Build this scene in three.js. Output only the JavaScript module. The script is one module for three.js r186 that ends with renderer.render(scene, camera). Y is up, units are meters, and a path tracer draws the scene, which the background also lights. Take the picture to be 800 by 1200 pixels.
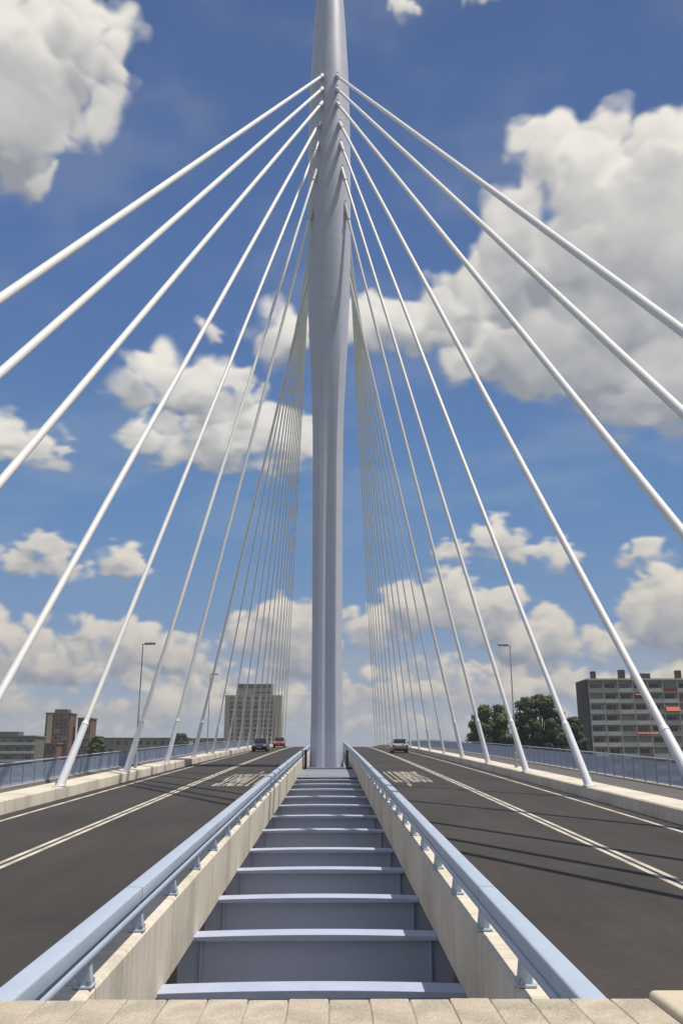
import * as THREE from 'three';
import { RoundedBoxGeometry } from 'three/addons/geometries/RoundedBoxGeometry.js';
import { mergeGeometries, mergeVertices, toCreasedNormals } from 'three/addons/utils/BufferGeometryUtils.js';
import { ImprovedNoise } from 'three/addons/math/ImprovedNoise.js';
import { FontLoader } from 'three/addons/loaders/FontLoader.js';

// ---------------------------------------------------------------- camera, sky, sun, exposure
const scene = new THREE.Scene();
const R = THREE.MathUtils.degToRad;
const camera = new THREE.PerspectiveCamera(62.08, 682 / 1024, 0.1, 6000);
camera.position.set(0.202, 2.683, 0);
camera.rotation.order = 'YXZ';
camera.rotation.set(R(15.97), R(-0.684), 0);
const renderer = new THREE.WebGLRenderer({ antialias: true });
renderer.setSize(682, 1024);
renderer.toneMapping = THREE.LinearToneMapping;
renderer.toneMappingExposure = 1.0;
renderer.shadowMap.enabled = true;

const sun = new THREE.DirectionalLight(new THREE.Color(1.0, 0.93, 0.82), 4.6);
sun.position.set(0.38, 1.0, 0.05).multiplyScalar(200).add(new THREE.Vector3(0, 0, -70));
sun.target.position.set(0, 0, -70);
sun.castShadow = true;
Object.assign(sun.shadow.camera, { left: -140, right: 140, top: 140, bottom: -140, near: 1, far: 500 });
sun.shadow.mapSize.set(4096, 4096);
scene.add(sun, sun.target);

const perlin = new ImprovedNoise();
const noise3 = (x, y, z) => perlin.noise(x, y, z);
const sat = (v) => Math.min(1, Math.max(0, v));
const smooth = (a, b, v) => { const t = sat((v - a) / (b - a)); return t * t * (3 - 2 * t); };
const mix = (a, b, t) => a + (b - a) * t;
function rng(seed) { let s = seed >>> 0; return () => { s = (s + 0x6D2B79F5) | 0; let t = Math.imul(s ^ (s >>> 15), 1 | s); t = (t + Math.imul(t ^ (t >>> 7), 61 | t)) ^ t; return ((t ^ (t >>> 14)) >>> 0) / 4294967296; }; }
const lin = (r, g, b) => { const c = new THREE.Color().setRGB(r / 255, g / 255, b / 255, THREE.SRGBColorSpace); return [c.r, c.g, c.b]; };

// The sky: blue air with fair-weather cumulus. Clouds are ellipses (azimuth from -z, elevation, half width, half height in degrees) broken up by noise.
function makeSky() {
  const W = 2048, H = 2048, data = new Float32Array(W * H * 4);
  const C = [[-24.5, 41.6, 4.5, 3.3], [-20.3, 43.2, 3.6, 2.6], [-21.0, 39.1, 3.9, 2.8], [-23.8, 35.6, 2.6, 2.2], [-17.9, 41.6, 2.0, 2.0], [-28.6, 38.7, 6.2, 6.0],
    [6.3, 46.6, 1.0, .8], [12.9, 46.6, 1.6, .8],
    [16.5, 36.8, 3.2, 3.0], [21.5, 37.2, 4.2, 2.7], [26.0, 35.6, 4.8, 3.2], [19.1, 32.4, 6.6, 5.2], [24.5, 28.9, 7.2, 6.4], [13.4, 30.5, 3.9, 3.2], [9.6, 28.9, 3.9, 2.7], [18.4, 25.6, 7.9, 4.2], [24.2, 22.8, 6.8, 4.2], [13.7, 25.6, 5.1, 3.4], [5.8, 28.0, 2.8, 2.2], [29.2, 31.4, 6.5, 7.2],
    [-12.4, 24.0, 3.6, 2.5], [-8.2, 23.3, 3.8, 3.1], [-4.6, 20.6, 4.0, 2.8], [-11.8, 20.2, 3.0, 2.2], [-8.6, 20.2, 3.6, 2.5], [-3.6, 27.6, 3.2, 2.5], [2.6, 28.1, 2.8, 2.2], [-9.4, 27.8, 1.0, .8],
    [-20.9, 19.2, 3.4, 2.0], [-24.0, 18.8, 3.2, 2.3],
    [-19.0, 12.6, 1.9, 1.7], [-20.8, 11.7, 1.8, 1.2], [-17.4, 11.4, 2.0, 1.1], [-14.3, 12.2, 1.7, 1.5], [-13.4, 11.6, 1.2, 1.0],
    [11.2, 13.9, 2.2, 1.7], [8.3, 13.2, 2.0, 1.0], [15.0, 12.6, 2.0, 1.3], [12.8, 12.8, 1.8, 1.1], [20.9, 12.3, 2.2, 1.4],
    // the bank along the horizon
    [-22, 7.6, 1.8, 1.7], [-19.4, 6.9, 1.7, 1.6], [-16.2, 7.6, 1.7, 1.5], [-12.8, 7.2, 1.9, 1.6], [-3.6, 8.7, 2.0, 2.0], [-1.4, 8.6, 1.8, 1.9], [5.2, 9.8, 1.9, 1.7], [8.4, 10.4, 2.2, 2.0], [11.6, 9.4, 1.9, 1.7], [14.6, 7.8, 1.8, 1.7], [21.6, 9.9, 2.0, 2.0], [24, 9.2, 2, 1.8],
    [-23, 6.2, 4, 2.0], [-18.5, 5.6, 3.6, 1.9], [-14, 6.6, 4, 2.0], [-9.5, 6.2, 3.4, 1.6], [-4.5, 7.6, 3.0, 2.2], [-1.5, 6.8, 2.6, 2.4], [2.5, 8.0, 3.0, 1.9], [6.0, 8.9, 3.2, 2.1], [9.8, 8.6, 3.4, 2.5], [13.2, 7.0, 3.0, 2.2], [17.5, 6.6, 3.0, 1.5], [21.8, 8.0, 3.2, 2.8], [25, 7.4, 3.2, 2.6],
    [-20, 3.2, 6, 1.5], [-11, 3.0, 6, 1.6], [-3, 3.2, 5, 1.2], [4, 4.2, 4.4, 1.4], [11, 4.2, 5.5, 1.6], [18, 3.8, 5, 1.5], [24, 4.2, 5, 1.6], [-16, 1.3, 7, 1.1], [-5, 1.4, 6, .9], [6, 1.7, 6, 1.1], [16, 1.6, 7, 1.1]];
  const r = rng(77);
  const out = (az) => az < -34 || az > 36;                       // the rest of the sky carries the same sort of clouds
  for (let k = 0; k < 150; k++) { const az = r() * 360 - 180, el = 15 + r() * 34, s = 2 + r() * 3.4; const puffs = 3 + Math.floor(r() * 3); if (out(az)) for (let i = 0; i < puffs; i++) C.push([az + (r() - .5) * 2.6 * s / Math.cos(R(el)), el + (r() - .5) * 1.1 * s, s * (.6 + .6 * r()), s * (.45 + .35 * r())]); }
  for (let k = 0; k < 24; k++) { const az = r() * 360 - 180, el = 52 + r() * 30, s = 2 + r() * 3.5; for (let i = 0; i < 3; i++) C.push([az + (r() - .5) * 2 * s / Math.cos(R(el)), Math.min(88, el + (r() - .5) * s), s * (.6 + .6 * r()), s * (.5 + .4 * r())]); }
  for (let k = 0; k < 26; k++) C.push([-26 + 52 * (k + r()) / 26, 3.2 + r() * 2.6, 1.6 + r() * 1.6, .7 + r() * .7]);
  for (let k = 0; k < 190; k++) { const az = r() * 360 - 180; if (az < -27 || az > 27) C.push([az, .5 + r() * 8, 2.4 + r() * 3, .9 + r() * 1.5]); }
  // every ellipse is filled with round billows; they are laid into a map of density, facing and place within the cloud
  const HH = H / 2, pxA = W / 360, pxE = HH / 90, den = new Float32Array(W * HH), wei = new Float32Array(W * HH), nx = new Float32Array(W * HH), ny = new Float32Array(W * HH), low = new Float32Array(W * HH);
  const splat = (az, el, rad, depth, pnx, pny, rel, strength) => {
    const ce = Math.max(.05, Math.cos(R(Math.min(89, el)))), j0 = Math.max(0, Math.floor((el - rad) * pxE)), j1 = Math.min(HH - 1, Math.ceil((el + rad) * pxE)), i0 = Math.floor((az - rad / ce + 180) * pxA), i1 = Math.ceil((az + rad / ce + 180) * pxA);
    for (let j = j0; j <= j1; j++) for (let i = i0; i <= i1; i++) {
      const dx = ((i + .5) / pxA - 180 - az) * ce / rad, dy = ((j + .5) / pxE - el) / rad, d2 = dx * dx + dy * dy; if (d2 >= 1) continue;
      const h = Math.sqrt(1 - d2), o = j * W + ((i % W) + W) % W, w = Math.exp(Math.min(12, 3.2 * (depth + h * rad))) * h * h;
      den[o] += strength * (1 - d2); wei[o] += w; nx[o] += w * (dx * .72 + pnx * .5); ny[o] += w * (dy * .72 + pny * .5); low[o] += w * rel;
    }
  };
  for (const [az, el, a, b] of C) {
    const ce = Math.max(.05, Math.cos(R(Math.min(88, el)))), m = Math.min(a, b), N = Math.min(70, Math.round(16 + 14 * a / b * Math.min(2.2, Math.max(.7, m / 2))));
    splat(az, el, m * .95, 0, 0, 0, 0, .5);
    for (let k = 0; k < N; k++) {
      const an = r() * 6.283, q = Math.sqrt(r()) * .9, u = Math.cos(an) * q, v = Math.sin(an) * q * (Math.sin(an) < 0 ? .8 : 1), rad = m * (.16 + .36 * r() * (1.15 - q * .6)) ;
      splat(az + u * a / ce, el + v * b, rad, Math.sqrt(1 - q * q) * m * .7 + (r() - .5) * m * .3, u, v, v, .55);
    }
  }
  const get = (f, x, y) => { const i = Math.floor(x), j = Math.min(HH - 2, Math.max(0, Math.floor(y))), fx = x - i, fy = sat(y - j), a = ((i % W) + W) % W, b = (a + 1) % W, o = j * W; return mix(mix(f[o + a], f[o + b], fx), mix(f[o + W + a], f[o + W + b], fx), fy); };
  const fbm = (x, y, z, n) => { let a = .5, s = 0; for (let i = 0; i < n; i++) { s += a * noise3(x, y, z); x = x * 2.03 + 3.1; y = y * 2.03 + 1.7; z = z * 2.03 + 5.3; a *= .52; } return s; };
  const stops = [[0, lin(168, 173, 181)], [4, lin(152, 167, 187)], [9, lin(118, 149, 188)], [16, lin(99, 137, 184)], [28, lin(86, 118, 170)], [46, lin(78, 104, 152)], [90, lin(62, 86, 136)]];
  const air = (el, k) => { for (let i = 1; i < stops.length; i++) if (el <= stops[i][0]) { const t = smooth(0, 1, (el - stops[i - 1][0]) / (stops[i][0] - stops[i - 1][0])) * .35 + .65 * (el - stops[i - 1][0]) / (stops[i][0] - stops[i - 1][0]); return mix(stops[i - 1][1][k], stops[i][1][k], t); } return stops[6][1][k]; };
  const bright = lin(243, 238, 228), grey = lin(150, 154, 162), lowBright = lin(230, 219, 200), lowGrey = lin(139, 145, 158);
  for (let j = 0; j < H; j++) {
    const el = ((j + .5) / H - .5) * 180, below = el < 0, e = Math.max(0, el);
    for (let i = 0; i < W; i++) {
      const o = (j * W + i) * 4; data[o + 3] = 1;
      if (below) { data[o] = .12; data[o + 1] = .125; data[o + 2] = .12; continue; }
      const ph = ((i + .5) / W - .5) * Math.PI * 2, ce = Math.cos(R(e));
      const x = Math.cos(ph) * ce, z = Math.sin(ph) * ce, y = Math.sin(R(e));
      const az = Math.atan2(x, -z) * 180 / Math.PI;
      const fq = 1 + .9 * (1 - smooth(5, 26, e)), px = x * 20 * fq, py = y * 20 * fq, pz = z * 20 * fq;
      const wa = .55 / fq, A = (az + (noise3(px, py, pz) + .55 * noise3(px * 2.3, py * 2.3 + 9, pz * 2.3)) * wa * 1.5 / Math.max(.2, ce) + 180) * pxA - .5, E = (e + (noise3(px + 31, py, pz) + .55 * noise3(px * 2.3, py * 2.3 + 40, pz * 2.3)) * wa * 1.5) * pxE - .5;
      const d = get(den, A, E);
      let alpha = 0, lit = 0;
      if (d > .04) {
        const n = fbm(px * .9, py * .9, pz * .9, 4), w = Math.max(1e-9, get(wei, A, E)), X = get(nx, A, E) / w, Y = get(ny, A, E) / w, rel = get(low, A, E) / w, up = get(den, A + .5 * pxA, E + 1.5 * pxE / fq * 1.3);
        const base = smooth(.2, -.7, rel);
        alpha = smooth(.08, 1.2 + .8 * base, d + n * 1.25 + .06);
        const Z = Math.sqrt(Math.max(0, 1 - Math.min(1, X * X + Y * Y)));
        const lam = .30 * X + .80 * Y + .42 * Z;
        lit = sat(.42 + .62 * lam - .30 * smooth(.5, 3.0, up) - .22 * base + n * .30);
      }
      const strat = .75 * smooth(-.22, .22, fbm(px * .16 + 11, py * .75, pz * .16, 4)) * (1 - smooth(3.5, 8.5, e));
      const veil = .30 * smooth(-.12, .34, fbm(px * .28 + 70, py * .45, pz * .28, 4)) * smooth(4, 20, e);
      const lowT = 1 - smooth(4, 22, e);
      for (let k2 = 0; k2 < 3; k2++) {
        const b = mix(bright[k2], lowBright[k2], lowT), g = mix(grey[k2], lowGrey[k2], lowT);
        let c = air(e, k2); c = mix(c, mix(bright[k2], g, .5), veil * .35);
        c = mix(c, mix(lowGrey[k2], lowBright[k2], .38), strat * .8);
        c = mix(c, mix(g, b, lit), alpha * mix(.97, .9, lowT));
        c = mix(c, stops[0][1][k2], .5 * (1 - smooth(0, 4.5, e)));
        data[o + k2] = c;
      }
    }
  }
  const t = new THREE.DataTexture(data, W, H, THREE.RGBAFormat, THREE.FloatType);
  t.mapping = THREE.EquirectangularReflectionMapping; t.magFilter = t.minFilter = THREE.LinearFilter; t.needsUpdate = true;
  return t;
}
scene.background = makeSky();
scene.environment = scene.background;

// ---------------------------------------------------------------- helpers
const taken = new Map();
function numbered(name) { const n = taken.get(name) ?? 0; taken.set(name, n + 1); return n ? name + '_' + String(n).padStart(3, '0') : name; }
function shade(o) { o.castShadow = o.receiveShadow = true; return o; }
function thing(name, label, category, pos = [0, 0, 0], group) { const g = new THREE.Group(); g.name = numbered(name); g.position.set(...pos); g.userData = { label, category }; if (group) g.userData.group = group; scene.add(g); return g; }
function part(name, geo, mat, parent) { const m = shade(new THREE.Mesh(geo, mat)); m.name = name; parent.add(m); return m; }
function struct(name, geo, mat) { const m = shade(new THREE.Mesh(geo, mat)); m.name = numbered(name); m.userData.kind = 'structure'; scene.add(m); return m; }
// the road's rise: d metres ahead
function prof(d) { const g = .03496, r1 = 10605, d1 = 125, r2 = 2600; const a = (q) => g * q - q * q / (2 * r1); if (d <= d1) return a(d); const s = g - d1 / r1, q = Math.min(d, 300) - d1; let y = a(d1) + s * q - q * q / (2 * r2); if (d > 300) y += (d - 300) * (s - 175 / r2); return y; }
const slopeAt = (d) => (prof(d + .5) - prof(d - .5));
const P = (x, h, d) => new THREE.Vector3(x, prof(d) + h, -d);
// a closed outline [[x, height above road], ...] swept along the road from d0 to d1
function sweep(outline, d0, d1, step = 4, uvScale = 1) {
  let area = 0; for (let i = 0; i < outline.length; i++) { const [a, b] = outline[i], [c, d] = outline[(i + 1) % outline.length]; area += a * d - c * b; }
  const o = area > 0 ? outline : outline.slice().reverse();
  const n = Math.max(1, Math.round((d1 - d0) / step)), pos = [], uv = [];
  const push = (v, a, b) => { pos.push(v.x, v.y, v.z); uv.push(a * uvScale, b * uvScale); };
  let run = 0;
  for (let i = 0; i < o.length; i++) {
    const [x0, h0] = o[i], [x1, h1] = o[(i + 1) % o.length], L = Math.hypot(x1 - x0, h1 - h0);
    for (let k = 0; k < n; k++) {
      const a = d0 + (d1 - d0) * k / n, b = d0 + (d1 - d0) * (k + 1) / n;
      const p = P(x0, h0, a), q = P(x1, h1, a), s = P(x1, h1, b), t = P(x0, h0, b);
      push(p, run, a); push(q, run + L, a); push(s, run + L, b); push(p, run, a); push(s, run + L, b); push(t, run, b);
    }
    run += L;
  }
  const pts = o.map(([x, h]) => new THREE.Vector2(x, h)), tri = THREE.ShapeUtils.triangulateShape(pts, []);
  for (const [d, flip] of [[d0, false], [d1, true]]) for (const f of tri) { const q = flip ? [f[0], f[2], f[1]] : f; for (const i of q) push(P(o[i][0], o[i][1], d), o[i][0], o[i][1]); }
  const g = new THREE.BufferGeometry(); g.setAttribute('position', new THREE.Float32BufferAttribute(pos, 3)); g.setAttribute('uv', new THREE.Float32BufferAttribute(uv, 2)); g.computeVertexNormals(); return g;
}
function roundOutline(x0, x1, h0, h1, r, n = 4) { const o = []; for (const [cx, cy, a] of [[x1 - r, h0 + r, -90], [x1 - r, h1 - r, 0], [x0 + r, h1 - r, 90], [x0 + r, h0 + r, 180]]) for (let i = 0; i <= n; i++) { const t = R(a + 90 * i / n); o.push([cx + r * Math.cos(t), cy + r * Math.sin(t)]); } return o; }
function bar(a, b, r0, r1 = r0, seg = 10, open = false) { const L = a.distanceTo(b), g = new THREE.CylinderGeometry(r1, r0, L, seg, 1, open); g.translate(0, L / 2, 0); g.applyQuaternion(new THREE.Quaternion().setFromUnitVectors(new THREE.Vector3(0, 1, 0), b.clone().sub(a).normalize())); g.translate(a.x, a.y, a.z); return g; }
function box(w, h, d, x = 0, y = 0, z = 0) { return new THREE.BoxGeometry(w, h, d).translate(x, y, z); }
function rbox(w, h, d, r, x = 0, y = 0, z = 0) { return new RoundedBoxGeometry(w, h, d, 2, r).translate(x, y, z); }
const plain = (g) => { const q = g.index ? g.toNonIndexed() : g; for (const k of Object.keys(q.attributes)) if (!['position', 'normal', 'uv'].includes(k)) q.deleteAttribute(k); return q; };
const merge = (list) => mergeGeometries(list.map(plain));

// ---------------------------------------------------------------- materials
function tileNoise(seed) { const r = rng(seed), N = 256, v = new Float32Array(N * N).map(() => r()); return (x, y, per) => { const xi = Math.floor(x), yi = Math.floor(y), fx = x - xi, fy = y - yi, sx = fx * fx * (3 - 2 * fx), sy = fy * fy * (3 - 2 * fy); const m = (a) => ((a % per) + per) % per, g = (a, b) => v[(m(b) & 255) * N + (m(a) & 255)]; return mix(mix(g(xi, yi), g(xi + 1, yi), sx), mix(g(xi, yi + 1), g(xi + 1, yi + 1), sx), sy); }; }
function texture(size, fn, srgb = true) {
  const d = new Uint8Array(size * size * 4);
  for (let j = 0; j < size; j++) for (let i = 0; i < size; i++) { const c = fn(i / size, j / size), o = (j * size + i) * 4; for (let k = 0; k < 3; k++) { const v = sat(Array.isArray(c) ? c[k] : c); d[o + k] = 255 * (srgb ? (v <= .0031308 ? v * 12.92 : 1.055 * Math.pow(v, 1 / 2.4) - .055) : v); } d[o + 3] = 255; }
  const t = new THREE.DataTexture(d, size, size); t.wrapS = t.wrapT = THREE.RepeatWrapping; t.magFilter = THREE.LinearFilter; t.minFilter = THREE.LinearMipmapLinearFilter; t.generateMipmaps = true; if (srgb) t.colorSpace = THREE.SRGBColorSpace; t.needsUpdate = true; return t;
}
// base colour broken up by coarse blotches, fine grain and (for concrete) streaks; one tile is `metres` wide
function mottled(col, { metres = 4, size = 256, coarse = .12, fine = .1, streak = 0, along = 0, seed = 1, rough = .9, metal = 0, bump = 0, clear = 0 } = {}) {
  const n = tileNoise(seed), m = tileNoise(seed + 50);
  const val = (u, v) => { let s = 0, a = .5, p = 4; for (let i = 0; i < 4; i++) { s += a * (n(u * p, v * p, p) - .5); a *= .6; p *= 2; } return s; };
  const grain = (u, v) => m(u * 128, v * 128, 128) * .5 + m(u * 256, v * 256, 256) * .5 - .5;
  const st = (u, v) => streak ? (m(u * 6, v * 64, 64) - .5) * .6 + (n(u * 3, v * 128, 128) - .5) * .4 : 0;
  const map = texture(size, (u, v) => { const k = 1 + coarse * 2 * val(u, v) + fine * 2 * grain(u, v) + streak * 2 * st(u, v) + along * 2 * (n(u * 24, v * 2, 48) - .5 + .6 * (m(u * 64, v * 3, 96) - .5)); const w = val(v, u) * coarse * .25; return [col[0] * (k + w), col[1] * k, col[2] * (k - w)]; });
  map.repeat.set(1 / metres, 1 / metres);
  const o = { map, roughness: rough, metalness: metal };
  if (bump) { const b = texture(256, (u, v) => .5 + grain(u, v) * .8 + val(u, v) * .4, false); b.repeat.copy(map.repeat); o.bumpMap = b; o.bumpScale = bump; }
  return clear ? new THREE.MeshPhysicalMaterial({ ...o, clearcoat: clear, clearcoatRoughness: .35 }) : new THREE.MeshStandardMaterial(o);
}
const flat = (r, g, b, rough = .8, metal = 0) => new THREE.MeshStandardMaterial({ color: new THREE.Color().setRGB(r, g, b), roughness: rough, metalness: metal });
const M = {
  asphalt: mottled([.037, .032, .029], { metres: 13, size: 1024, coarse: .32, fine: .2, along: .12, seed: 3, rough: .92, bump: .004 }),
  path: mottled([.11, .10, .095], { metres: 6, coarse: .12, fine: .1, seed: 5 }),
  concrete: mottled([.58, .53, .44], { metres: 4.3, size: 512, coarse: .22, fine: .08, streak: .15, seed: 7, bump: .002 }),
  slab: mottled([.36, .34, .31], { metres: 4, coarse: .14, fine: .07, seed: 9 }),
  paint: mottled([.47, .43, .36], { metres: 2, coarse: .5, fine: .4, seed: 11, rough: .8 }),
  wornPaint: mottled([.33, .30, .26], { metres: 2, coarse: .6, fine: .6, seed: 12, rough: .85 }),
  steel: mottled([.53, .545, .64], { metres: 5, size: 512, coarse: .07, fine: .015, seed: 13, rough: .45 }),
  beam: mottled([.44, .49, .63], { metres: 3, coarse: .13, fine: .04, seed: 14, rough: .5 }),
  rail: mottled([.41, .48, .58], { metres: 2.7, coarse: .11, fine: .05, seed: 16, rough: .42 }),
  cable: mottled([.80, .79, .77], { metres: 4, coarse: .04, fine: .01, seed: 17, rough: .45 }),
  sleeve: mottled([.74, .75, .78], { metres: 3, coarse: .05, fine: .01, seed: 18, rough: .42 }),
  plate: mottled([.24, .25, .30], { metres: 3, coarse: .1, fine: .05, seed: 33, rough: .6 }),
  socket: flat(.55, .55, .57, .5), bolt: flat(.35, .36, .38, .45, .6),
  blue: mottled([.22, .28, .43], { metres: 3, coarse: .12, fine: .05, seed: 19, rough: .5 }),
  blueLight: mottled([.33, .39, .51], { metres: 3, coarse: .12, fine: .05, seed: 20, rough: .5 }),
  dark: flat(.03, .03, .034, .8), grey: flat(.34, .35, .36, .55), lampHead: flat(.2, .2, .2, .5), lens: flat(.6, .6, .56, .3),
  ground: mottled([.10, .11, .065], { metres: 40, coarse: .3, fine: .12, seed: 21 }),
  quay: mottled([.30, .28, .25], { metres: 6, coarse: .15, fine: .06, seed: 22 }),
  mortar: flat(.36, .31, .245, .95), stone: mottled([.55, .48, .37], { metres: 1.2, coarse: .1, fine: .12, seed: 24, bump: .002 }),
};

// ---------------------------------------------------------------- the setting
{
  const g = new THREE.PlaneGeometry(6000, 6000); g.rotateX(-Math.PI / 2); const uv = g.attributes.uv; for (let i = 0; i < uv.count; i++) uv.setXY(i, uv.getX(i) * 6000, uv.getY(i) * 6000);
  g.translate(0, -9.5, -1500); struct('ground', g, M.ground);
  const w = new THREE.PlaneGeometry(3000, 92, 1, 1).rotateX(-Math.PI / 2).translate(0, -9.45, -132);
  struct('canal', w, new THREE.MeshPhysicalMaterial({ color: new THREE.Color().setRGB(.03, .045, .045), roughness: .12, bumpMap: texture(256, (() => { const n = tileNoise(31); return (u, v) => n(u * 16, v * 40, 64) * .6 + n(u * 32, v * 64, 64) * .4; })(), false), bumpScale: .05 }));
  for (const d of [84, 180]) struct('quay', box(3000, 1.6, .8, 0, -9.0, -d), M.quay);
}
const DECK0 = -14, DECK1 = 330;
const LX = 14.5, RX = 15.9;                                      // outer edges of the two foot and cycle paths
for (const s of [-1, 1]) {
  const e = s < 0 ? LX : RX, o = (a) => a.map(([x, h]) => [s * x, h]);
  struct('bridge_deck', sweep(o([[2.16, -.42], [2.16, -.02], [e + .45, -.12], [e + .45, -.75], [e - 3.5, -1.9], [3.2, -1.9], [3.2, -.42]]), DECK0, DECK1, 6, 1), M.slab);
  struct('carriageway', sweep(o([[2.15, .0], [9.86, .0], [9.86, -.08], [2.15, -.08]]), DECK0, DECK1, 3, 1), M.asphalt);
  struct('cycle_path', sweep(o([[11.12, -.03], [e - .25, -.03], [e - .25, -.16], [11.12, -.16]]), DECK0, DECK1, 6, 1), M.path);
  // painted lines, 5 mm sheets
  for (const [a, b] of [[6.09, 6.205], [6.305, 6.42], [9.18, 9.31]]) struct('lane_line', sweep(o([[a, .006], [b, .006], [b, .001], [a, .001]]), DECK0, 215, 4, 1), M.paint);
}
// bottom plate of the open middle strip between the two halves of the deck
struct('median_floor', sweep([[-3.19, -1.86], [3.19, -1.86], [3.19, -1.9], [-3.19, -1.9]], DECK0, DECK1, 8, 1), M.slab);

// road lettering
const font = await new FontLoader().loadAsync('fonts/droid/droid_sans_bold.typeface.json');
for (const s of [-1, 1]) {
  const d0 = s > 0 ? 43.4 : 43.2, len = 7.6, wide = 1.95, xc = s * 4.28, dm = d0 + len / 2;
  const t = thing('road_lettering', s > 0 ? 'stretched white bus lane lettering, readable, on the right carriageway' : 'stretched white bus lane lettering, upside down, on the left carriageway', 'road lettering', [xc, prof(dm) + .006, -dm]);
  t.rotation.x = Math.atan(slopeAt(dm)); if (s < 0) t.rotation.y = 0;
  const word = 'LIJNBUS', probe = (c) => { const g = new THREE.ShapeGeometry(font.generateShapes(c, 1), 4); g.computeBoundingBox(); return g; };
  const gs = [...word].map(probe), ws = gs.map((g) => g.boundingBox.max.x - g.boundingBox.min.x), gap = .10, total = ws.reduce((a, b) => a + b) + gap * (word.length - 1);
  let x = 0; gs.forEach((g, i) => { g.translate(x - g.boundingBox.min.x - total / 2, -.37, 0); x += ws[i] + gap; g.scale(wide / total, len / .74, 1); g.rotateX(-Math.PI / 2); if (s < 0) g.rotateY(Math.PI); part('letter_' + word[i].toLowerCase(), g, M.wornPaint, t); });
}

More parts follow.
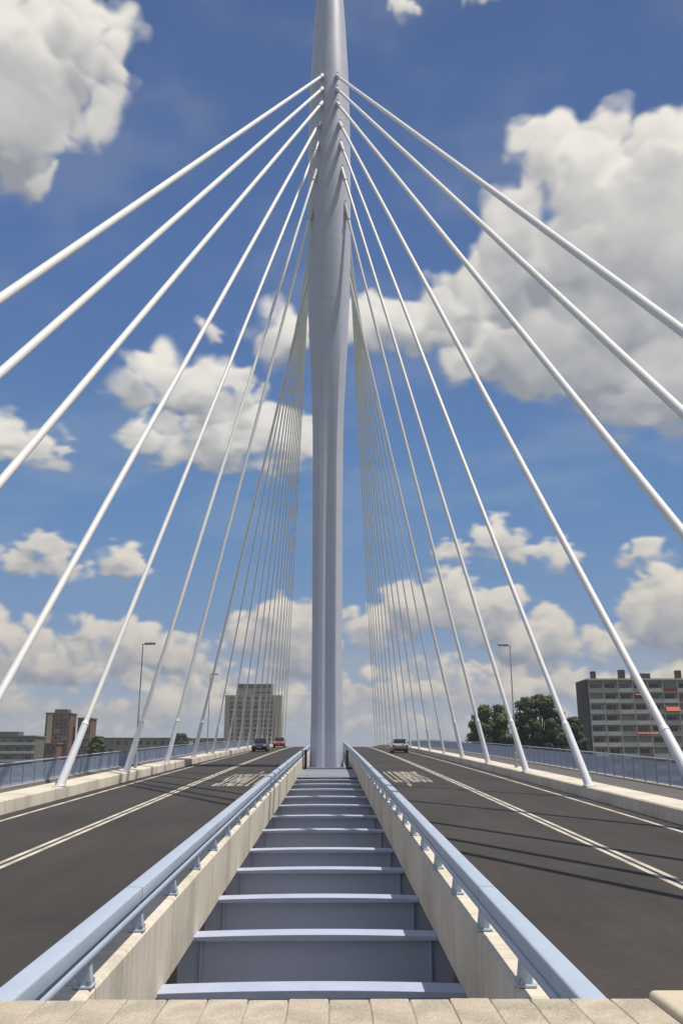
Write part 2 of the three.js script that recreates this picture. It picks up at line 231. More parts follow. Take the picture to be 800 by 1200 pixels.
// ---------------------------------------------------------------- pylon
const PD = 61.6, PX = -.1;
{
  // height above road at the camera, half width, half depth, roundness (2 = ellipse, larger = boxier)
  const S = [[-9.5, 1.35, 1.5, 7], [1.0, 1.20, 1.40, 7], [2.5, 1.14, 1.40, 7], [7.5, 1.07, 1.38, 7], [13.5, 1.08, 1.40, 7], [22.5, 1.13, 1.45, 6], [26.6, 1.18, 1.5, 5], [30.1, 1.30, 1.6, 4], [33.8, 1.50, 1.72, 3.2], [38.3, 1.68, 1.85, 2.7], [42.9, 1.77, 1.92, 2.5], [48, 1.80, 1.95, 2.4], [52.4, 1.79, 1.92, 2.3], [56, 1.75, 1.85, 2.2], [59.7, 1.66, 1.75, 2.1], [63.5, 1.50, 1.55, 2], [67.3, 1.30, 1.32, 2], [71, 1.05, 1.06, 2], [75, .75, .75, 2], [79, .42, .42, 2], [80.6, .20, .2, 2], [80.9, .02, .02, 2]];
  const at = (y) => { let i = 0; while (i < S.length - 2 && S[i + 1][0] < y) i++; const a = S[Math.max(0, i - 1)], b = S[i], c = S[i + 1], e = S[Math.min(S.length - 1, i + 2)], t = (y - b[0]) / (c[0] - b[0]); return [1, 2, 3].map((k) => { const m0 = (c[k] - a[k]) / (c[0] - a[0]) * (c[0] - b[0]), m1 = (e[k] - b[k]) / (e[0] - b[0]) * (c[0] - b[0]), t2 = t * t, t3 = t2 * t; return (2 * t3 - 3 * t2 + 1) * b[k] + (t3 - 2 * t2 + t) * m0 + (-2 * t3 + 3 * t2) * c[k] + (t3 - t2) * m1; }); };
  const section = (a, y) => { const [hw, hd, p] = at(Math.min(y, 80.89)), c = Math.cos(a), s = Math.sin(a), t = 1 - smooth(24, 38, y), q = 1 / Math.max(Math.abs(c), Math.abs(s), (Math.abs(c) + Math.abs(s)) / 1.58);
    const X = mix(Math.sign(c) * Math.pow(Math.abs(c), 2 / p), c * q, t) * hw; let Z = mix(Math.sign(s) * Math.pow(Math.abs(s), 2 / p), s * q, t) * hd;
    Z -= Math.sign(Z) * .12 * (1 - smooth(12, 34, y)) * smooth(.42, .06, Math.abs(X - .06)); return [X, Z]; };
  const nu = 240, nv = 150, pos = [], uv = [], idx = [];
  for (let j = 0; j <= nv; j++) {
    const y = -9.5 + 90.4 * j / nv;
    for (let i = 0; i <= nu; i++) {
      const [X, Z] = section(i / nu * Math.PI * 2 + .0001, y);
      pos.push(X, y, Z); uv.push(i / nu * 9, y);
      if (i < nu && j < nv) { const q = j * (nu + 1) + i; idx.push(q, q + nu + 1, q + 1, q + 1, q + nu + 1, q + nu + 2); }
    }
  }
  const g = new THREE.BufferGeometry(); g.setAttribute('position', new THREE.Float32BufferAttribute(pos, 3)); g.setAttribute('uv', new THREE.Float32BufferAttribute(uv, 2)); g.setIndex(idx); g.computeVertexNormals();
  const t = globalThis.pylon = thing('bridge_pylon', 'tall tapering lavender grey steel pylon standing in the middle strip', 'pylon', [PX, 0, -PD]);
  part('shaft', g, M.steel, t);
  const b = prof(PD);
  part('base_collar', rbox(2.7, .22, 3.1, .04, 0, b - .16, 0), M.plate, t);
  for (const s of [-1, 1]) part('base_bracket', rbox(.16, 1.15, .5, .03, s * 1.42, b + .5, .9), M.dark, t);
  for (const y of [9, 18.5, 28, 37.5, 60.2, 66]) {
    const ring = []; for (const [k, grow] of [[-.04, .0005], [-.02, .005], [.02, .005], [.04, .0005]]) { const [hw, hd] = at(y + k); const row = []; for (let i = 0; i <= 240; i++) { const [X, Z] = section(i / 240 * Math.PI * 2 + .0001, y + k); row.push([X * (1 + grow / hw), y + k, Z * (1 + grow / hd)]); } ring.push(row); }
    const ps = [], ix = []; ring.forEach((row) => row.forEach((q) => ps.push(...q))); for (let j = 0; j < 3; j++) for (let i = 0; i < 240; i++) { const q = j * 241 + i; ix.push(q, q + 241, q + 1, q + 1, q + 241, q + 242); }
    const g2 = new THREE.BufferGeometry(); g2.setAttribute('position', new THREE.Float32BufferAttribute(ps, 3)); g2.setAttribute('uv', new THREE.Float32BufferAttribute(ps.filter((_, i) => i % 3 !== 2), 2)); g2.setIndex(ix); g2.computeVertexNormals(); part('weld_seam', g2, M.steel, t);
  }
  globalThis.pylonAt = at;
}
const pylon = globalThis.pylon;
function pylonZ(x, y) { const [hw, hd, p] = globalThis.pylonAt(y); return hd * Math.pow(Math.max(0, 1 - Math.pow(Math.min(1, Math.abs(x) / hw), p)), 1 / p); }

// ---------------------------------------------------------------- stay cables
const CX = 10.1, KERB = .42;
function stay(side, near, d, ya, xa, label) {
  const zf = pylonZ(xa, ya) - .12, top = new THREE.Vector3(PX + side * xa, ya, -PD + (near ? zf : -zf)), foot = P(side * CX, KERB - .06, d);
  const dir = top.clone().sub(foot).normalize(), L = top.distanceTo(foot), pt = (s) => foot.clone().addScaledVector(dir, s);
  const t = thing('stay_cable', label, 'cable', [foot.x, foot.y, foot.z], near ? 'stay cables in front of the pylon' : 'stay cables behind the pylon');
  const rel = (g) => g.translate(-foot.x, -foot.y, -foot.z), far = d > 70;
  const uvfix = (g, len) => { const u = g.attributes.uv; for (let i = 0; i < u.count; i++) u.setXY(i, u.getX(i) * .7, u.getY(i) * len); return g; };
  const SL = far ? 2.4 : 2.7, rs = far ? .06 : near && d < 30 ? .122 : .106;
  part('strand', rel(uvfix(bar(pt(SL - .1), pt(L - .9), rs, rs, far ? 8 : 14, true), L)), M.cable, t);
  part('sleeve', rel(uvfix(bar(pt(0), pt(SL), far ? .115 : .165, far ? .10 : .142, 18), SL)), M.sleeve, t);
  part('sleeve_collar', rel(bar(pt(SL - .01), pt(SL + .14), far ? .105 : .155, rs + .008, 18)), M.sleeve, t);
  part('foot_plate', rel(rbox(.4, .04, .5, .015, foot.x, foot.y + .075, foot.z)), M.sleeve, t);
  part('socket', rel(bar(pt(L - 1.5), pt(L + .05), rs + .03, rs + .07, 12)), M.socket, t);
  part('socket_collar', rel(bar(pt(L - 1.62), pt(L - 1.46), rs + .06, rs + .06, 12)), M.socket, t);
  if (near) { const q = part('anchor_lug', rbox(.30, .62, .5, .04), M.steel, pylon); q.position.copy(pt(L)).sub(pylon.position).add(new THREE.Vector3(0, .02, -.12)); q.rotation.z = side * -.12; }
}
const nearZ = [7.15, 9.95, 14.35, 23.4, 34.1, 44.9, 55.7], nearY = [58.9, 57.5, 56.0, 54.0, 52.0, 49.5, 46.2], nearX = [.62, .62, .64, .84, .92, 1.02, 1.26];
const ord = ['first', 'second', 'third', 'fourth', 'fifth', 'sixth', 'seventh', 'eighth', 'ninth', 'tenth', 'eleventh', 'twelfth', 'thirteenth'];
for (const s of [-1, 1]) {
  const sideName = s < 0 ? 'left' : 'right';
  nearZ.forEach((d, i) => stay(s, true, d, nearY[i], nearX[i], `white stay cable on the ${s < 0 ? 'side of the brick towers' : 'side of the apartment block'}, ${ord[i]} highest on the pylon front`));
  for (let j = 0; j < 13; j++) stay(s, false, 66.5 + 10.75 * j, mix(43.5, 61, Math.pow(j / 12, .8)), mix(1.2, .95, j / 12), `thin stay cable on the ${s < 0 ? 'side of the brick towers' : 'side of the apartment block'}, ${ord[j]} foot beyond the pylon`);
}

// ---------------------------------------------------------------- the middle strip: cross beams, walls, guard rails
{
  const zs = [5.4, 8.1, 10.75, 13.34, 15.99, 18.95, 21.85, 25.75, 29.64, 33.52, 37.49, 41.8, 45.6, 49.4];
  const arch = (() => { const sh = new THREE.Shape(); sh.moveTo(-1.71, -.022); sh.lineTo(1.71, -.022); sh.lineTo(1.71, .022); for (let k = 1; k < 16; k++) { const x = 1.71 - 3.42 * k / 16; sh.lineTo(x, .022 + .028 * (1 - (x / 1.71) ** 2)); } sh.lineTo(-1.71, .022); sh.closePath(); return new THREE.ExtrudeGeometry(sh, { depth: .34, bevelEnabled: true, bevelThickness: .008, bevelSize: .006, bevelSegments: 2 }).translate(0, 0, -.17); })();
  const flange = arch, bottom = box(3.3, .04, .34), web = box(3.9, 1.28, .03), stiff = box(.03, 1.24, .16);
  const nth = ['first', 'second', 'third', 'fourth', 'fifth', 'sixth', 'seventh', 'eighth', 'ninth', 'tenth', 'eleventh', 'twelfth', 'thirteenth', 'fourteenth'];
  for (const d of zs) {
    const t = thing('cross_girder', `lavender steel cross girder in the middle strip, ${nth[zs.length - 1 - zs.indexOf(d)]} from the pylon cover plate`, 'girder', [0, prof(d) - .25, -d], 'steel cross girders between the median walls');
    t.rotation.x = Math.atan(slopeAt(d));
    part('top_flange', flange, M.beam, t);
    part('web', web, M.beam, t).position.set(0, -.66, 0);
    part('bottom_flange', bottom, M.beam, t).position.set(0, -1.32, 0);
    for (const s of [-1, 1]) part('stiffener', stiff, M.beam, t).position.set(s * 1.62, -.66, 0);
  }
  const c = thing('cover_plate', 'grey steel cover plate around the pylon foot', 'cover plate', [0, 0, 0]);
  part('plate', sweep([[-1.7, -.14], [1.7, -.14], [1.7, -.19], [-1.7, -.19]], 50.2, 60.1, 3, 1), M.plate, c);
  part('plate', sweep([[-1.7, -.14], [1.7, -.14], [1.7, -.19], [-1.7, -.19]], 63.2, 212, 6, 1), M.plate, c);
}
for (const s of [-1, 1]) {
  const o = (a) => a.map(([x, h]) => [s * x, h]), where = s < 0 ? 'left' : 'right';
  const w = thing('concrete_wall', s < 0 ? 'sunlit pale concrete wall along the middle strip, beside the upside down lettering' : 'concrete wall with shaded inner face along the middle strip, beside the readable lettering', 'wall', [0, 0, 0], 'walls of the middle strip'); w.userData.kind = 'thing';
  const out = o([[1.715, -.25], [1.715, .57], [1.745, .60], [2.11, .60], [2.14, .57], [2.14, -.4], [1.95, -.4]]);
  for (let d = 4.2, k = 0; d < 212; d += 3.6, k++) part('concrete_panel', sweep(out, d + .008, d + 3.592, 1.8, 1), M.concrete, w);
  const r = thing('guard_rail', s < 0 ? 'light blue steel guard rail on the sunlit median wall' : 'light blue steel guard rail on the median wall with shaded face', 'guard rail', [0, 0, 0], 'guard rails of the middle strip');
  for (let d = 3.5; d < 212; d += 6) {
    part('top_rail', toCreasedNormals(sweep(o(roundOutline(1.725, 1.905, .915, 1.055, .022)), d + .01, d + 5.99, 2, 1), .7), M.rail, r);
    part('joint_sleeve', sweep(o(roundOutline(1.735, 1.895, .925, 1.045, .018, 2)), d - .06, d + .06, 1, 1), M.blue, r);
  }
  for (let d = 3.5; d < 212; d += 12) part('lower_tube', toCreasedNormals(sweep(o(Array.from({ length: 12 }, (_, i) => [1.772 + .046 * Math.cos(i * Math.PI / 6), .846 + .046 * Math.sin(i * Math.PI / 6)])), d, d + 12, 2, 1), 1), M.rail, r);
  const sh = new THREE.Shape([[1.84, .6], [1.735, .6], [1.765, .80], [1.80, .915], [1.89, .915]].map(([x, h]) => new THREE.Vector2(s * x, h - .6)));
  const pg = new THREE.ExtrudeGeometry(sh, { depth: .075, bevelEnabled: true, bevelThickness: .006, bevelSize: .006, bevelSegments: 1 }).translate(0, 0, -.0375), foot = rbox(.16, .02, .16, .006, s * 1.80, .012, 0), bolt = new THREE.CylinderGeometry(.018, .018, .05, 6);
  for (let d = 5.8; d < 212; d += 1.95) {
    const q = part('post', pg, M.rail, r); q.position.copy(P(0, .6, d));
    const fp = part('foot_plate', foot, M.rail, q); fp.position.set(0, 0, 0);
    if (d < 22) for (const z of [-.08, .08]) part('bolt', bolt, M.bolt, q).position.set(s * 1.748, .035, z * .7);
  }
}

// ---------------------------------------------------------------- outer barriers and railings
for (const s of [-1, 1]) {
  const o = (a) => a.map(([x, h]) => [s * x, h]);
  const b = thing('concrete_barrier', s < 0 ? 'low sunlit concrete barrier carrying stay cables, with a gap' : 'low concrete barrier with shaded road face carrying stay cables', 'barrier', [0, 0, 0], 'low concrete barriers at the road edges');
  const out = o([[9.86, -.05], [9.9, .38], [9.94, .42], [11.06, .42], [11.1, .38], [11.1, -.1]]);
  for (let d = -12; d < 212; d += 5) { if (s < 0 && d === 88) { part('concrete_panel', sweep(out, 90.6, 93 - .012, 2.5, 1), M.concrete, b); continue; } part('concrete_panel', sweep(out, d + .012, d + 4.988, 2.5, 1), M.concrete, b); }
  const e = s < 0 ? LX : RX;
  const r = thing('bridge_railing', s < 0 ? 'light blue steel bar railing along the path on the brick tower side' : 'blue steel bar railing along the path before the apartment block', 'railing', [0, 0, 0], 'railings along the bridge edges');
  const pitch = 1.6, h = s < 0 ? 1.02 : 1.18, bars = []; for (let i = 1; i < 15; i++) bars.push(box(.012, h - .2, .045, 0, .08 + (h - .2) / 2, -i * (pitch - .1) / 15 - .05)); bars.push(box(.03, .04, pitch - .1, 0, .1, -pitch / 2), box(.03, .04, pitch - .1, 0, h - .14, -pitch / 2));
  const panel = merge(bars), post = merge([box(.05, h, .10, 0, h / 2 - .05, 0), box(.2, .02, .2, 0, -.02, 0)]);
  for (let d = 6; d < 212; d += pitch) { const a = Math.atan(slopeAt(d)); for (const [n, g, m] of [['bar_panel', panel, s < 0 ? M.blueLight : M.blueLight], ['post', post, M.blue]]) { const q = part(n, g, m, r); q.position.copy(P(s * e, -.05, d)); q.rotation.x = a; } }
  for (let d = 6; d < 212; d += 12.8) part('hand_rail', toCreasedNormals(sweep(o(roundOutline(e - .07, e + .07, h - .06, h, .025, 2)), d, d + 12.79, 3.2, 1), .7), M.blueLight, r);
  const k = thing('edge_kerb', s < 0 ? 'concrete edge kerb under the railing, brick tower side' : 'concrete edge kerb under the railing, apartment block side', 'kerb', [0, 0, 0], 'kerbs under the railings'); k.userData.kind = 'thing';
  part('kerb_beam', sweep(o([[e - .25, -.12], [e - .25, -.01], [e + .4, -.01], [e + .4, -.12]]), DECK0, DECK1, 6, 1), M.slab, k);
}
// lamp posts
function lamp(x, d, h, label) {
  const p = P(x, KERB, d), s = Math.sign(x), t = thing('lamp_post', label, 'lamp post', [p.x, p.y, p.z], 'lamp posts on the road barriers');
  part('base', rbox(.17, .8, .17, .03, 0, .4, 0), M.grey, t);
  part('pole', new THREE.CylinderGeometry(.026, .05, h, 14).translate(0, h / 2, 0), M.grey, t);
  part('arm', rbox(.5, .05, .06, .015, -s * .2, h - .03, 0), M.grey, t);
  const hd = part('lamp_head', rbox(.6, .09, .24, .035, -s * .4, h + .02, 0), M.lampHead, t);
  part('lens', rbox(.45, .02, .16, .008, -s * .42, h - .035, 0), M.lens, hd);
}
lamp(-10.55, 49, 6.8, 'grey lamp post among the cables, nearer of the two on the brick tower side');
lamp(-10.55, 77, 6.8, 'grey lamp post near the beige office tower, farther of the two on that side');
lamp(10.55, 49.5, 6.8, 'slim grey lamp post beside a cable foot in front of the trees');
{ const p = P(-11.3, .0, 29.5), t = thing('marker_post', 'short dark post behind the low sunlit barrier', 'post', [p.x, p.y, p.z]); part('post', new THREE.CylinderGeometry(.045, .05, 1.05, 12).translate(0, .5, 0), M.dark, t); part('cap', new THREE.SphereGeometry(.055, 12, 8).translate(0, 1.04, 0), M.dark, t); }

// ---------------------------------------------------------------- foreground parapet
{
  const t = thing('stone_parapet', 'low parapet topped with a row of rough pale stones closing off the middle strip', 'parapet', [0, 0, 0]);
  const top = 1.942, r = rng(5);
  part('wall', box(2.79, 2.3, .36, -.19, top - .07 - 1.15, -2.78), M.mortar, t);
  part('mortar_bed', box(2.78, .06, .42, -.19, top - .034, -2.77), M.mortar, t);
  const mats = [[.43, .375, .295], [.42, .365, .285], [.44, .385, .305], [.425, .37, .285]].map((c, i) => mottled(c, { metres: .35, size: 256, coarse: .26, fine: .5, seed: 60 + i, bump: .0016, rough: .97 }));
  const gs = [.1248, .1252, .1256].map((w) => { const g = new RoundedBoxGeometry(w, .08, .46, 3, .006), u = g.attributes.uv; for (let i = 0; i < u.count; i++) u.setXY(i, u.getX(i) * w, u.getY(i) * .46); return g; });
  for (let x = -1.58, k = 0; x < 1.1; k++) { const b = part('coping_stone', gs[(k * 7) % 3], mats[Math.floor(r() * 4)], t); b.position.set(x + .0635, top - .04 + (r() - .5) * .002, -2.785 + (r() - .5) * .008); b.rotation.z = (r() - .5) * .006; x += .127; }
  const c = thing('end_stone', 'pale smooth stone block at the end of the rough parapet', 'stone block', [1.545, top - .318, -2.78]);
  part('block', rbox(.66, .68, .5, .02), M.stone, c);
}
// ---------------------------------------------------------------- cars
function car(paint, x, d, away, label) {
  const t = thing('car', label, 'car', [0, 0, 0], 'cars on the bridge'); t.position.copy(P(x, 0, d)); t.rotation.order = 'YXZ'; t.rotation.y = away ? 0 : Math.PI; t.rotation.x = Math.atan(slopeAt(d)) * (away ? 1 : -1);
  // side outline: front at -z. u = along the car, forwards positive
  const sh = new THREE.Shape(); sh.moveTo(-2.1, .35); sh.lineTo(-1.72, .28); sh.absarc(-1.3, .3, .37, Math.PI, 0, true); sh.lineTo(.95, .24); sh.absarc(1.32, .3, .37, Math.PI, 0, true); sh.lineTo(2.05, .3); sh.quadraticCurveTo(2.16, .5, 2.1, .68); sh.quadraticCurveTo(1.9, .84, 1.05, .93); sh.lineTo(-1.8, .98); sh.quadraticCurveTo(-2.14, .92, -2.14, .7); sh.closePath();
  const turn = (g, w) => g.translate(0, 0, -w / 2).rotateY(Math.PI / 2);
  part('body', turn(new THREE.ExtrudeGeometry(sh, { depth: 1.66, bevelEnabled: true, bevelThickness: .05, bevelSize: .05, bevelSegments: 3, curveSegments: 10 }), 1.66), paint, t);
  const gh = new THREE.Shape(); gh.moveTo(-1.75, .95); gh.quadraticCurveTo(-1.5, 1.36, -1.2, 1.43); gh.lineTo(.1, 1.45); gh.quadraticCurveTo(.5, 1.36, 1.02, .92); gh.closePath();
  const glass = flat(.02, .024, .028, .08); const gg = turn(new THREE.ExtrudeGeometry(gh, { depth: 1.36, bevelEnabled: true, bevelThickness: .06, bevelSize: .03, bevelSegments: 2 }), 1.36);
  { const p = gg.attributes.position; for (let i = 0; i < p.count; i++) { const k = 1 - .16 * sat((p.getY(i) - .95) / .5); p.setX(i, p.getX(i) * k * 1.03); } gg.computeVertexNormals(); }
  part('window_glass', gg, glass, t);
  part('roof', rbox(1.16, .05, 1.5, .02, 0, 1.47, .52), paint, t);
  for (const s of [-1, 1]) {
    for (const z of [1.3, -1.32]) { const w = part('wheel', new THREE.TorusGeometry(.225, .09, 10, 20).rotateY(Math.PI / 2).scale(1.2, 1, 1).translate(s * .78, .315, z), M.dark, t); part('rim', new THREE.CylinderGeometry(.19, .17, .12, 14).rotateZ(Math.PI / 2).translate(s * .80, .315, z), M.bolt, w); }
    part('headlight', rbox(.36, .14, .1, .04, s * .62, .72, -2.10), flat(.75, .76, .78, .1), t);
    part('tail_light', rbox(.26, .2, .08, .03, s * .7, .78, 2.15), flat(.35, .01, .01, .2), t);
    part('wing_mirror', rbox(.18, .12, .1, .03, s * .98, 1.0, -.72), paint, t);
    part('pillar', bar(new THREE.Vector3(s * .76, .96, -.98), new THREE.Vector3(s * .62, 1.45, -.1), .03, .03, 6), paint, t);
  }
  part('number_plate', box(.52, .11, .02, 0, .5, away ? 2.215 : -2.165), flat(.45, .36, .08, .5), t);
  part('bumper', rbox(1.66, .18, .12, .04, 0, .42, 2.17), M.dark, t);
}
const carPaint = (r, g, b) => new THREE.MeshPhysicalMaterial({ color: new THREE.Color().setRGB(r, g, b), roughness: .4, clearcoat: 1, clearcoatRoughness: .08 });
car(carPaint(.018, .02, .035), -8.05, 104, false, 'dark blue car on the left carriageway, in the outer lane');
car(carPaint(.33, .035, .03), -7.7, 136, false, 'red car on the left carriageway behind the dark car');
car(carPaint(.30, .31, .32), 7.75, 98, true, 'silver grey car on the right carriageway near the lane line');

// ---------------------------------------------------------------- trees
const leafMats = [[.065, .088, .028], [.075, .098, .03], [.055, .078, .027]].map(([r, g, b]) => new THREE.MeshPhysicalMaterial({ color: new THREE.Color().setRGB(r, g, b), roughness: .8, side: THREE.DoubleSide }));
const bark = mottled([.09, .07, .05], { metres: 1, coarse: .2, fine: .2, seed: 41 });
function tree(x, d, h, w, seed, label, mi = 0, base = -9.5) {
  const r = rng(seed), t = thing('tree', label, 'tree', [x, base, -d], 'trees beside the bridge');
  const limbs = [bar(new THREE.Vector3(), new THREE.Vector3((r() - .5) * .4, h * .45, 0), h * .025, h * .016, 9)], clumps = [];
  for (let i = 0; i < 110; i++) { const a = r() * 6.28, y = h * (.22 + .73 * Math.pow(r(), .85)), q = (y / h - .22) / .78, rad = w * .5 * Math.sqrt(Math.max(.08, 1 - Math.pow(2 * q - .85, 2) * .75)) * (.35 + .6 * Math.sqrt(r())); const c = new THREE.Vector3(Math.cos(a) * rad, y, Math.sin(a) * rad); clumps.push([c, w * (.10 + .08 * r())]); limbs.push(bar(new THREE.Vector3(0, Math.min(h * .45, y * .6), 0), c, h * .008, h * .003, 5)); }
  part('trunk', merge(limbs), bark, t);
  const pos = [], idx = [], nor = [], v = new THREE.Vector3(), u = new THREE.Vector3(), q = new THREE.Vector3(), n = new THREE.Vector3();
  for (const [c, cr] of clumps) for (let i = 0; i < 170; i++) {
    n.set(r() - .5, r() - .5, r() - .5).normalize(); q.copy(n).multiplyScalar(cr * Math.pow(r(), .4) * (.8 + .4 * r())); q.y *= .75; q.add(c);
    u.set(r() - .5, r() - .5, r() - .5).normalize(); v.crossVectors(u, n).normalize(); u.crossVectors(v, n).lerp(n, (r() - .5) * .8).normalize(); const s = .17 + .2 * r(), k = pos.length / 3;
    for (const [a, b] of [[-1, -.6], [1, -.6], [1, .6], [-1, .6]]) pos.push(q.x + u.x * a * s + v.x * b * s, q.y + u.y * a * s + v.y * b * s, q.z + u.z * a * s + v.z * b * s);
    idx.push(k, k + 1, k + 2, k, k + 2, k + 3);
  }
  const g = new THREE.BufferGeometry(); g.setAttribute('position', new THREE.Float32BufferAttribute(pos, 3)); g.setIndex(idx); g.computeVertexNormals();
  part('crown', g, leafMats[mi], t);
}
tree(32.8, 178, 22.4, 9.6, 11, 'broad dark green tree behind the right railing, farthest from the apartment block', 1);
tree(44.0, 184, 25.2, 11.0, 12, 'tallest dark green tree, between the broad tree and the apartment block', 0);
tree(53.4, 196, 21.0, 7.0, 13, 'dark tree standing against the end wall of the apartment block', 2);
tree(41.5, 200, 17, 9, 14, 'low tree filling the gap between the two broad trees', 2);
tree(-71, 270, 18.6, 5.4, 15, 'narrow dark tree beside the brick towers', 0);
tree(-72, 425, 23, 8, 16, 'distant tree rising behind the long low building', 2);

// ---------------------------------------------------------------- buildings
const winGlass = new THREE.MeshStandardMaterial({ color: new THREE.Color().setRGB(.035, .04, .045), roughness: .12 });
const winPale = flat(.16, .17, .17, .3);
function windowGrid(parent, xs, ys, z, w, h, frameMat, paneMats, r) {
  const fr = merge([box(w, .1, .14, 0, h / 2, 0), box(w, .1, .14, 0, -h / 2, 0), box(.1, h - .1, .14, -w / 2 + .05, 0, 0), box(.1, h - .1, .14, w / 2 - .05, 0, 0), box(.07, h - .1, .1, w * .12, 0, 0)]), pn = box(w - .1, h - .1, .04);
  for (const y of ys) for (const x of xs) { const f = part('window', fr, frameMat, parent); f.position.set(x, y, z); part('pane', pn, paneMats[Math.floor(r() * paneMats.length)], f).position.set(0, 0, -.02); }
}
// slab of flats on the right, balconies on the road side
{
  const r = rng(91), d = 236, x0 = 70.5, len = 64, depth = 11, st = 2.86, n = 11, H = n * st + .6, base = -9.6, bay = 4.0, nb = 16;
  const t = thing('apartment_block', 'long pale grey slab of flats with stacked balconies and red awnings', 'building', [x0, base, -d]);
  t.rotation.y = -.04;
  const wall = mottled([.52, .46, .37], { metres: 6, coarse: .12, fine: .06, seed: 71 }), brick = mottled([.085, .066, .052], { metres: 4, coarse: .18, fine: .1, seed: 72 }), pale = mottled([.66, .62, .53], { metres: 5, coarse: .12, fine: .05, seed: 73 }), slabM = mottled([.58, .55, .49], { metres: 5, coarse: .1, fine: .05, seed: 74 });
  part('wall', box(len, H, depth, len / 2, H / 2, -depth / 2 - 1.3), wall, t);
  part('end_wall', box(.5, H + .3, depth + 1.4, -.25, H / 2 + .15, -depth / 2 - .7), brick, t);
  const roof = part('roof', box(len + 1, .45, depth + 2.2, len / 2, H + .24, -depth / 2 - .5), slabM, t);
  for (const [x, w, h, z] of [[2.2, 1.2, 2.2, -3], [10, 1.6, 2.6, -3], [15.5, 5, 1.7, -4], [25.5, 1.4, 2.4, -3], [28.5, 1.4, 2.3, -3], [41, 5, 1.8, -4], [52, 1.4, 2.3, -3]]) part('chimney', box(w, h, 1.6, x, H + .46 + h / 2, z), brick, roof);
  const mats = [pale, pale, mottled([.44, .42, .37], { metres: 5, seed: 75 }), flat(.56, .55, .52, .8)], tint = [flat(.34, .09, .06, .85), flat(.16, .30, .28, .85), flat(.46, .42, .36, .85), flat(.40, .18, .16, .85)];
  const slabG = box(bay - .12, .2, 1.3), frontG = box(bay - .3, .95, .07), finG = box(.16, H - .1, 1.34), winG = null;
  for (let b = 0; b <= nb; b++) part('balcony_fin', finG, b % 2 ? slabM : pale, t).position.set(b * bay, H / 2, -.65);
  for (let i = 0; i < n; i++) for (let b = 0; b < nb; b++) {
    const x = (b + .5) * bay, y = i * st + .3, enclosed = b % 5 === 0 || (b % 5 === 3 && i % 3);
    part('balcony_floor', slabG, slabM, t).position.set(x, y, -.65);
    part('balcony_front', frontG, r() < .12 ? tint[Math.floor(r() * 4)] : mats[Math.floor(r() * 4)], t).position.set(x, y + .58, -.03 + (b % 2) * -.05);
    if (!enclosed && r() < .10) { const a = part('awning', box(bay - .4, .06, 1.15), tint[r() < .6 ? 0 : Math.floor(r() * 4)], t); a.position.set(x, y + 2.3, .3); a.rotation.x = .5; }
  }
  { const a = part('awning', box(bay - .3, .07, 1.3), flat(.55, .17, .10, .85), t); a.scale.set(1, 1, 1.5); a.position.set(22, 8.3 * st + .9, .5); a.rotation.x = 1.0; const a2 = part('awning', box(8.2, .07, .7), flat(.50, .17, .12, .85), t); a2.position.set(16, 5.9 * st + 1.2, .25); a2.rotation.x = .5; }
  windowGrid(t, Array.from({ length: nb }, (_, b) => (b + .5) * bay), Array.from({ length: n }, (_, i) => i * st + 1.85), -1.26, 2.7, 1.7, flat(.5, .49, .45, .6), [winGlass, winGlass, winPale, flat(.4, .38, .34, .8)], r);
}
// office tower straight down the road
{
  const r = rng(92), d = 590, w = 38, depth = 16, st = 3.0, n = 17, H = n * st + 1, base = -10, x0 = -71.4;
  const t = thing('office_tower', 'beige brown high rise tower with rooftop sign at the end of the road', 'building', [x0, base, -d]);
  const wall = mottled([.31, .265, .195], { metres: 12, coarse: .08, fine: .05, seed: 81 }), pale = mottled([.39, .345, .265], { metres: 12, coarse: .08, fine: .05, seed: 82 }), sideM = mottled([.33, .275, .18], { metres: 12, coarse: .08, fine: .05, seed: 83 });
  part('wall', box(w, H, depth, w / 2, H / 2, -depth / 2), wall, t);
  part('side_wall', box(4.5, H, 1, w - 2.25, H / 2, .1), sideM, t);
  part('side_wall', box(3.2, H, 1, 1.6, H / 2, .1), sideM, t);
  for (const x of [6.2, 11.6, 17, 22.4]) part('pilaster', box(1.7, H - 1, 1.2, x + .8, H / 2, .2), pale, t);
  for (let i = 0; i < n; i++) part('floor_band', box(w - .6, .9, .6, w / 2, i * st + .4, .12), i % 2 ? wall : pale, t);
  windowGrid(t, [4.6, 10.2, 15.6, 21, 26.4, 30.6], Array.from({ length: n }, (_, i) => i * st + 1.9), .06, 3.0, 1.7, flat(.26, .23, .18, .7), [winGlass, flat(.12, .11, .10, .4), flat(.2, .18, .15, .5)], r);
  part('roof', box(24.5, 7.6, 11, 19.8, H + 3.8, -6), pale, t);
  const sg = part('roof_sign', box(24.5, .4, .4, 19.8, H + 4.4, -.3), M.grey, t);
  const dk = flat(.10, .085, .075, .8), rd = flat(.12, .06, .045, .8);
  for (let k = 0; k < 11; k++) part('sign_letter', box(k < 2 ? 2.3 : 1.5, k < 2 ? 3.0 : 2.4 + .3 * (k % 2), .4, 8.9 + (k < 2 ? k * 2.4 : 3.4 + (k - 1) * 1.95), H + 6.1, -.25), k < 2 ? rd : dk, sg);
  for (let k = 0; k < 8; k++) part('sign_letter', box(1.15, 1.2, .4, 20.5 + k * 1.45, H + 1.7, -.25), rd, sg);
}
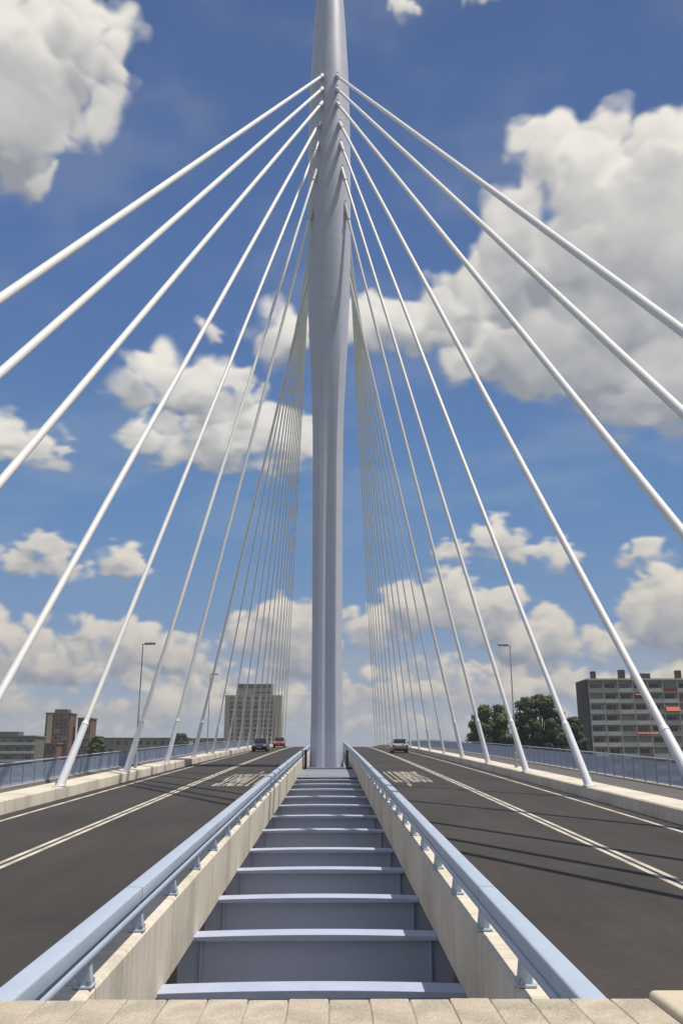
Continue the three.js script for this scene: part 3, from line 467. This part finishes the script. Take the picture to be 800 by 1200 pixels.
// brick towers on the left
function block(x, d, w, depth, H, base, wallC, name, label, cols, rows, seed, opt = {}) {
  const r = rng(seed), t = thing(name, label, 'building', [x, base, -d], opt.group);
  part('wall', box(w, H, depth, w / 2, H / 2, -depth / 2), mottled(wallC, { metres: 8, coarse: .14, fine: .08, seed: seed + 3 }), t);
  part('roof', box(w + .8, .5, depth + .8, w / 2, H + .25, -depth / 2), mottled(opt.roof ?? [.2, .18, .16], { metres: 8, seed: seed + 4 }), t);
  for (const [a, b, h] of opt.boxes ?? []) part('roof_house', box(b, h, depth * .5, a + b / 2, H + .5 + h / 2, -depth / 2), mottled(wallC, { metres: 8, seed: seed + 5 }), t);
  const st = H / rows; windowGrid(t, Array.from({ length: cols }, (_, i) => (i + .5) * w / cols), Array.from({ length: rows }, (_, i) => (i + .55) * st), .04, w / cols * .62, st * .52, flat(...(opt.frame ?? [.45, .42, .37]), .7), [winGlass, winGlass, winPale], r);
  if (opt.strip) part('painted_lit_edge', box(opt.strip[1], H - .5, .5, opt.strip[0], H / 2, .1), flat(.46, .38, .26, .9), t);  // sunlit left edge of the tower, its brightness painted as a pale strip
  if (opt.bands) for (let i = 0; i < rows; i++) part('balcony_band', box(w - .4, st * .32, .8, w / 2, i * st + st * .18, .3), flat(.44, .42, .38, .9), t);
}
block(-129.5, 400, 11, 10, 31, -10, [.17, .085, .055], 'brick_tower', 'taller red brown brick tower with lit left edge painted as a pale strip behind the left railing', 3, 10, 201, { strip: [2.0, 2.2], boxes: [[3, 6, 1.6]], group: 'brick towers' });
block(-116.6, 406, 6, 10, 29, -10, [.17, .09, .06], 'brick_tower', 'lower red brown brick tower beside the taller one', 2, 9, 202, { boxes: [], group: 'brick towers' });
block(-131, 392, 10, 9, 17.5, -10, [.16, .075, .05], 'brick_annex', 'low dark brick annex in front of the brick towers', 4, 5, 203);
block(-158, 360, 38, 12, 20, -10, [.15, .14, .11], 'terrace_flats', 'low flats with pale balcony bands beside the brick annex', 9, 6, 204, { bands: true, boxes: [[4, 6, 1.4], [22, 8, 1.6]], frame: [.4, .39, .36] });
block(-119, 430, 50, 14, 20.5, -10, [.30, .25, .18], 'long_low_building', 'long low beige building with brown flat roof beyond the railing', 14, 5, 205, { roof: [.16, .10, .06], frame: [.42, .38, .3] });
block(-89, 520, 26, 14, 22, -10, [.24, .19, .17], 'distant_hall', 'distant grey brown hall beside the beige tower', 7, 4, 206, { roof: [.12, .08, .07] });
scene.fog = new THREE.FogExp2(0xb4bcc8, 0.00022);

renderer.render(scene, camera);
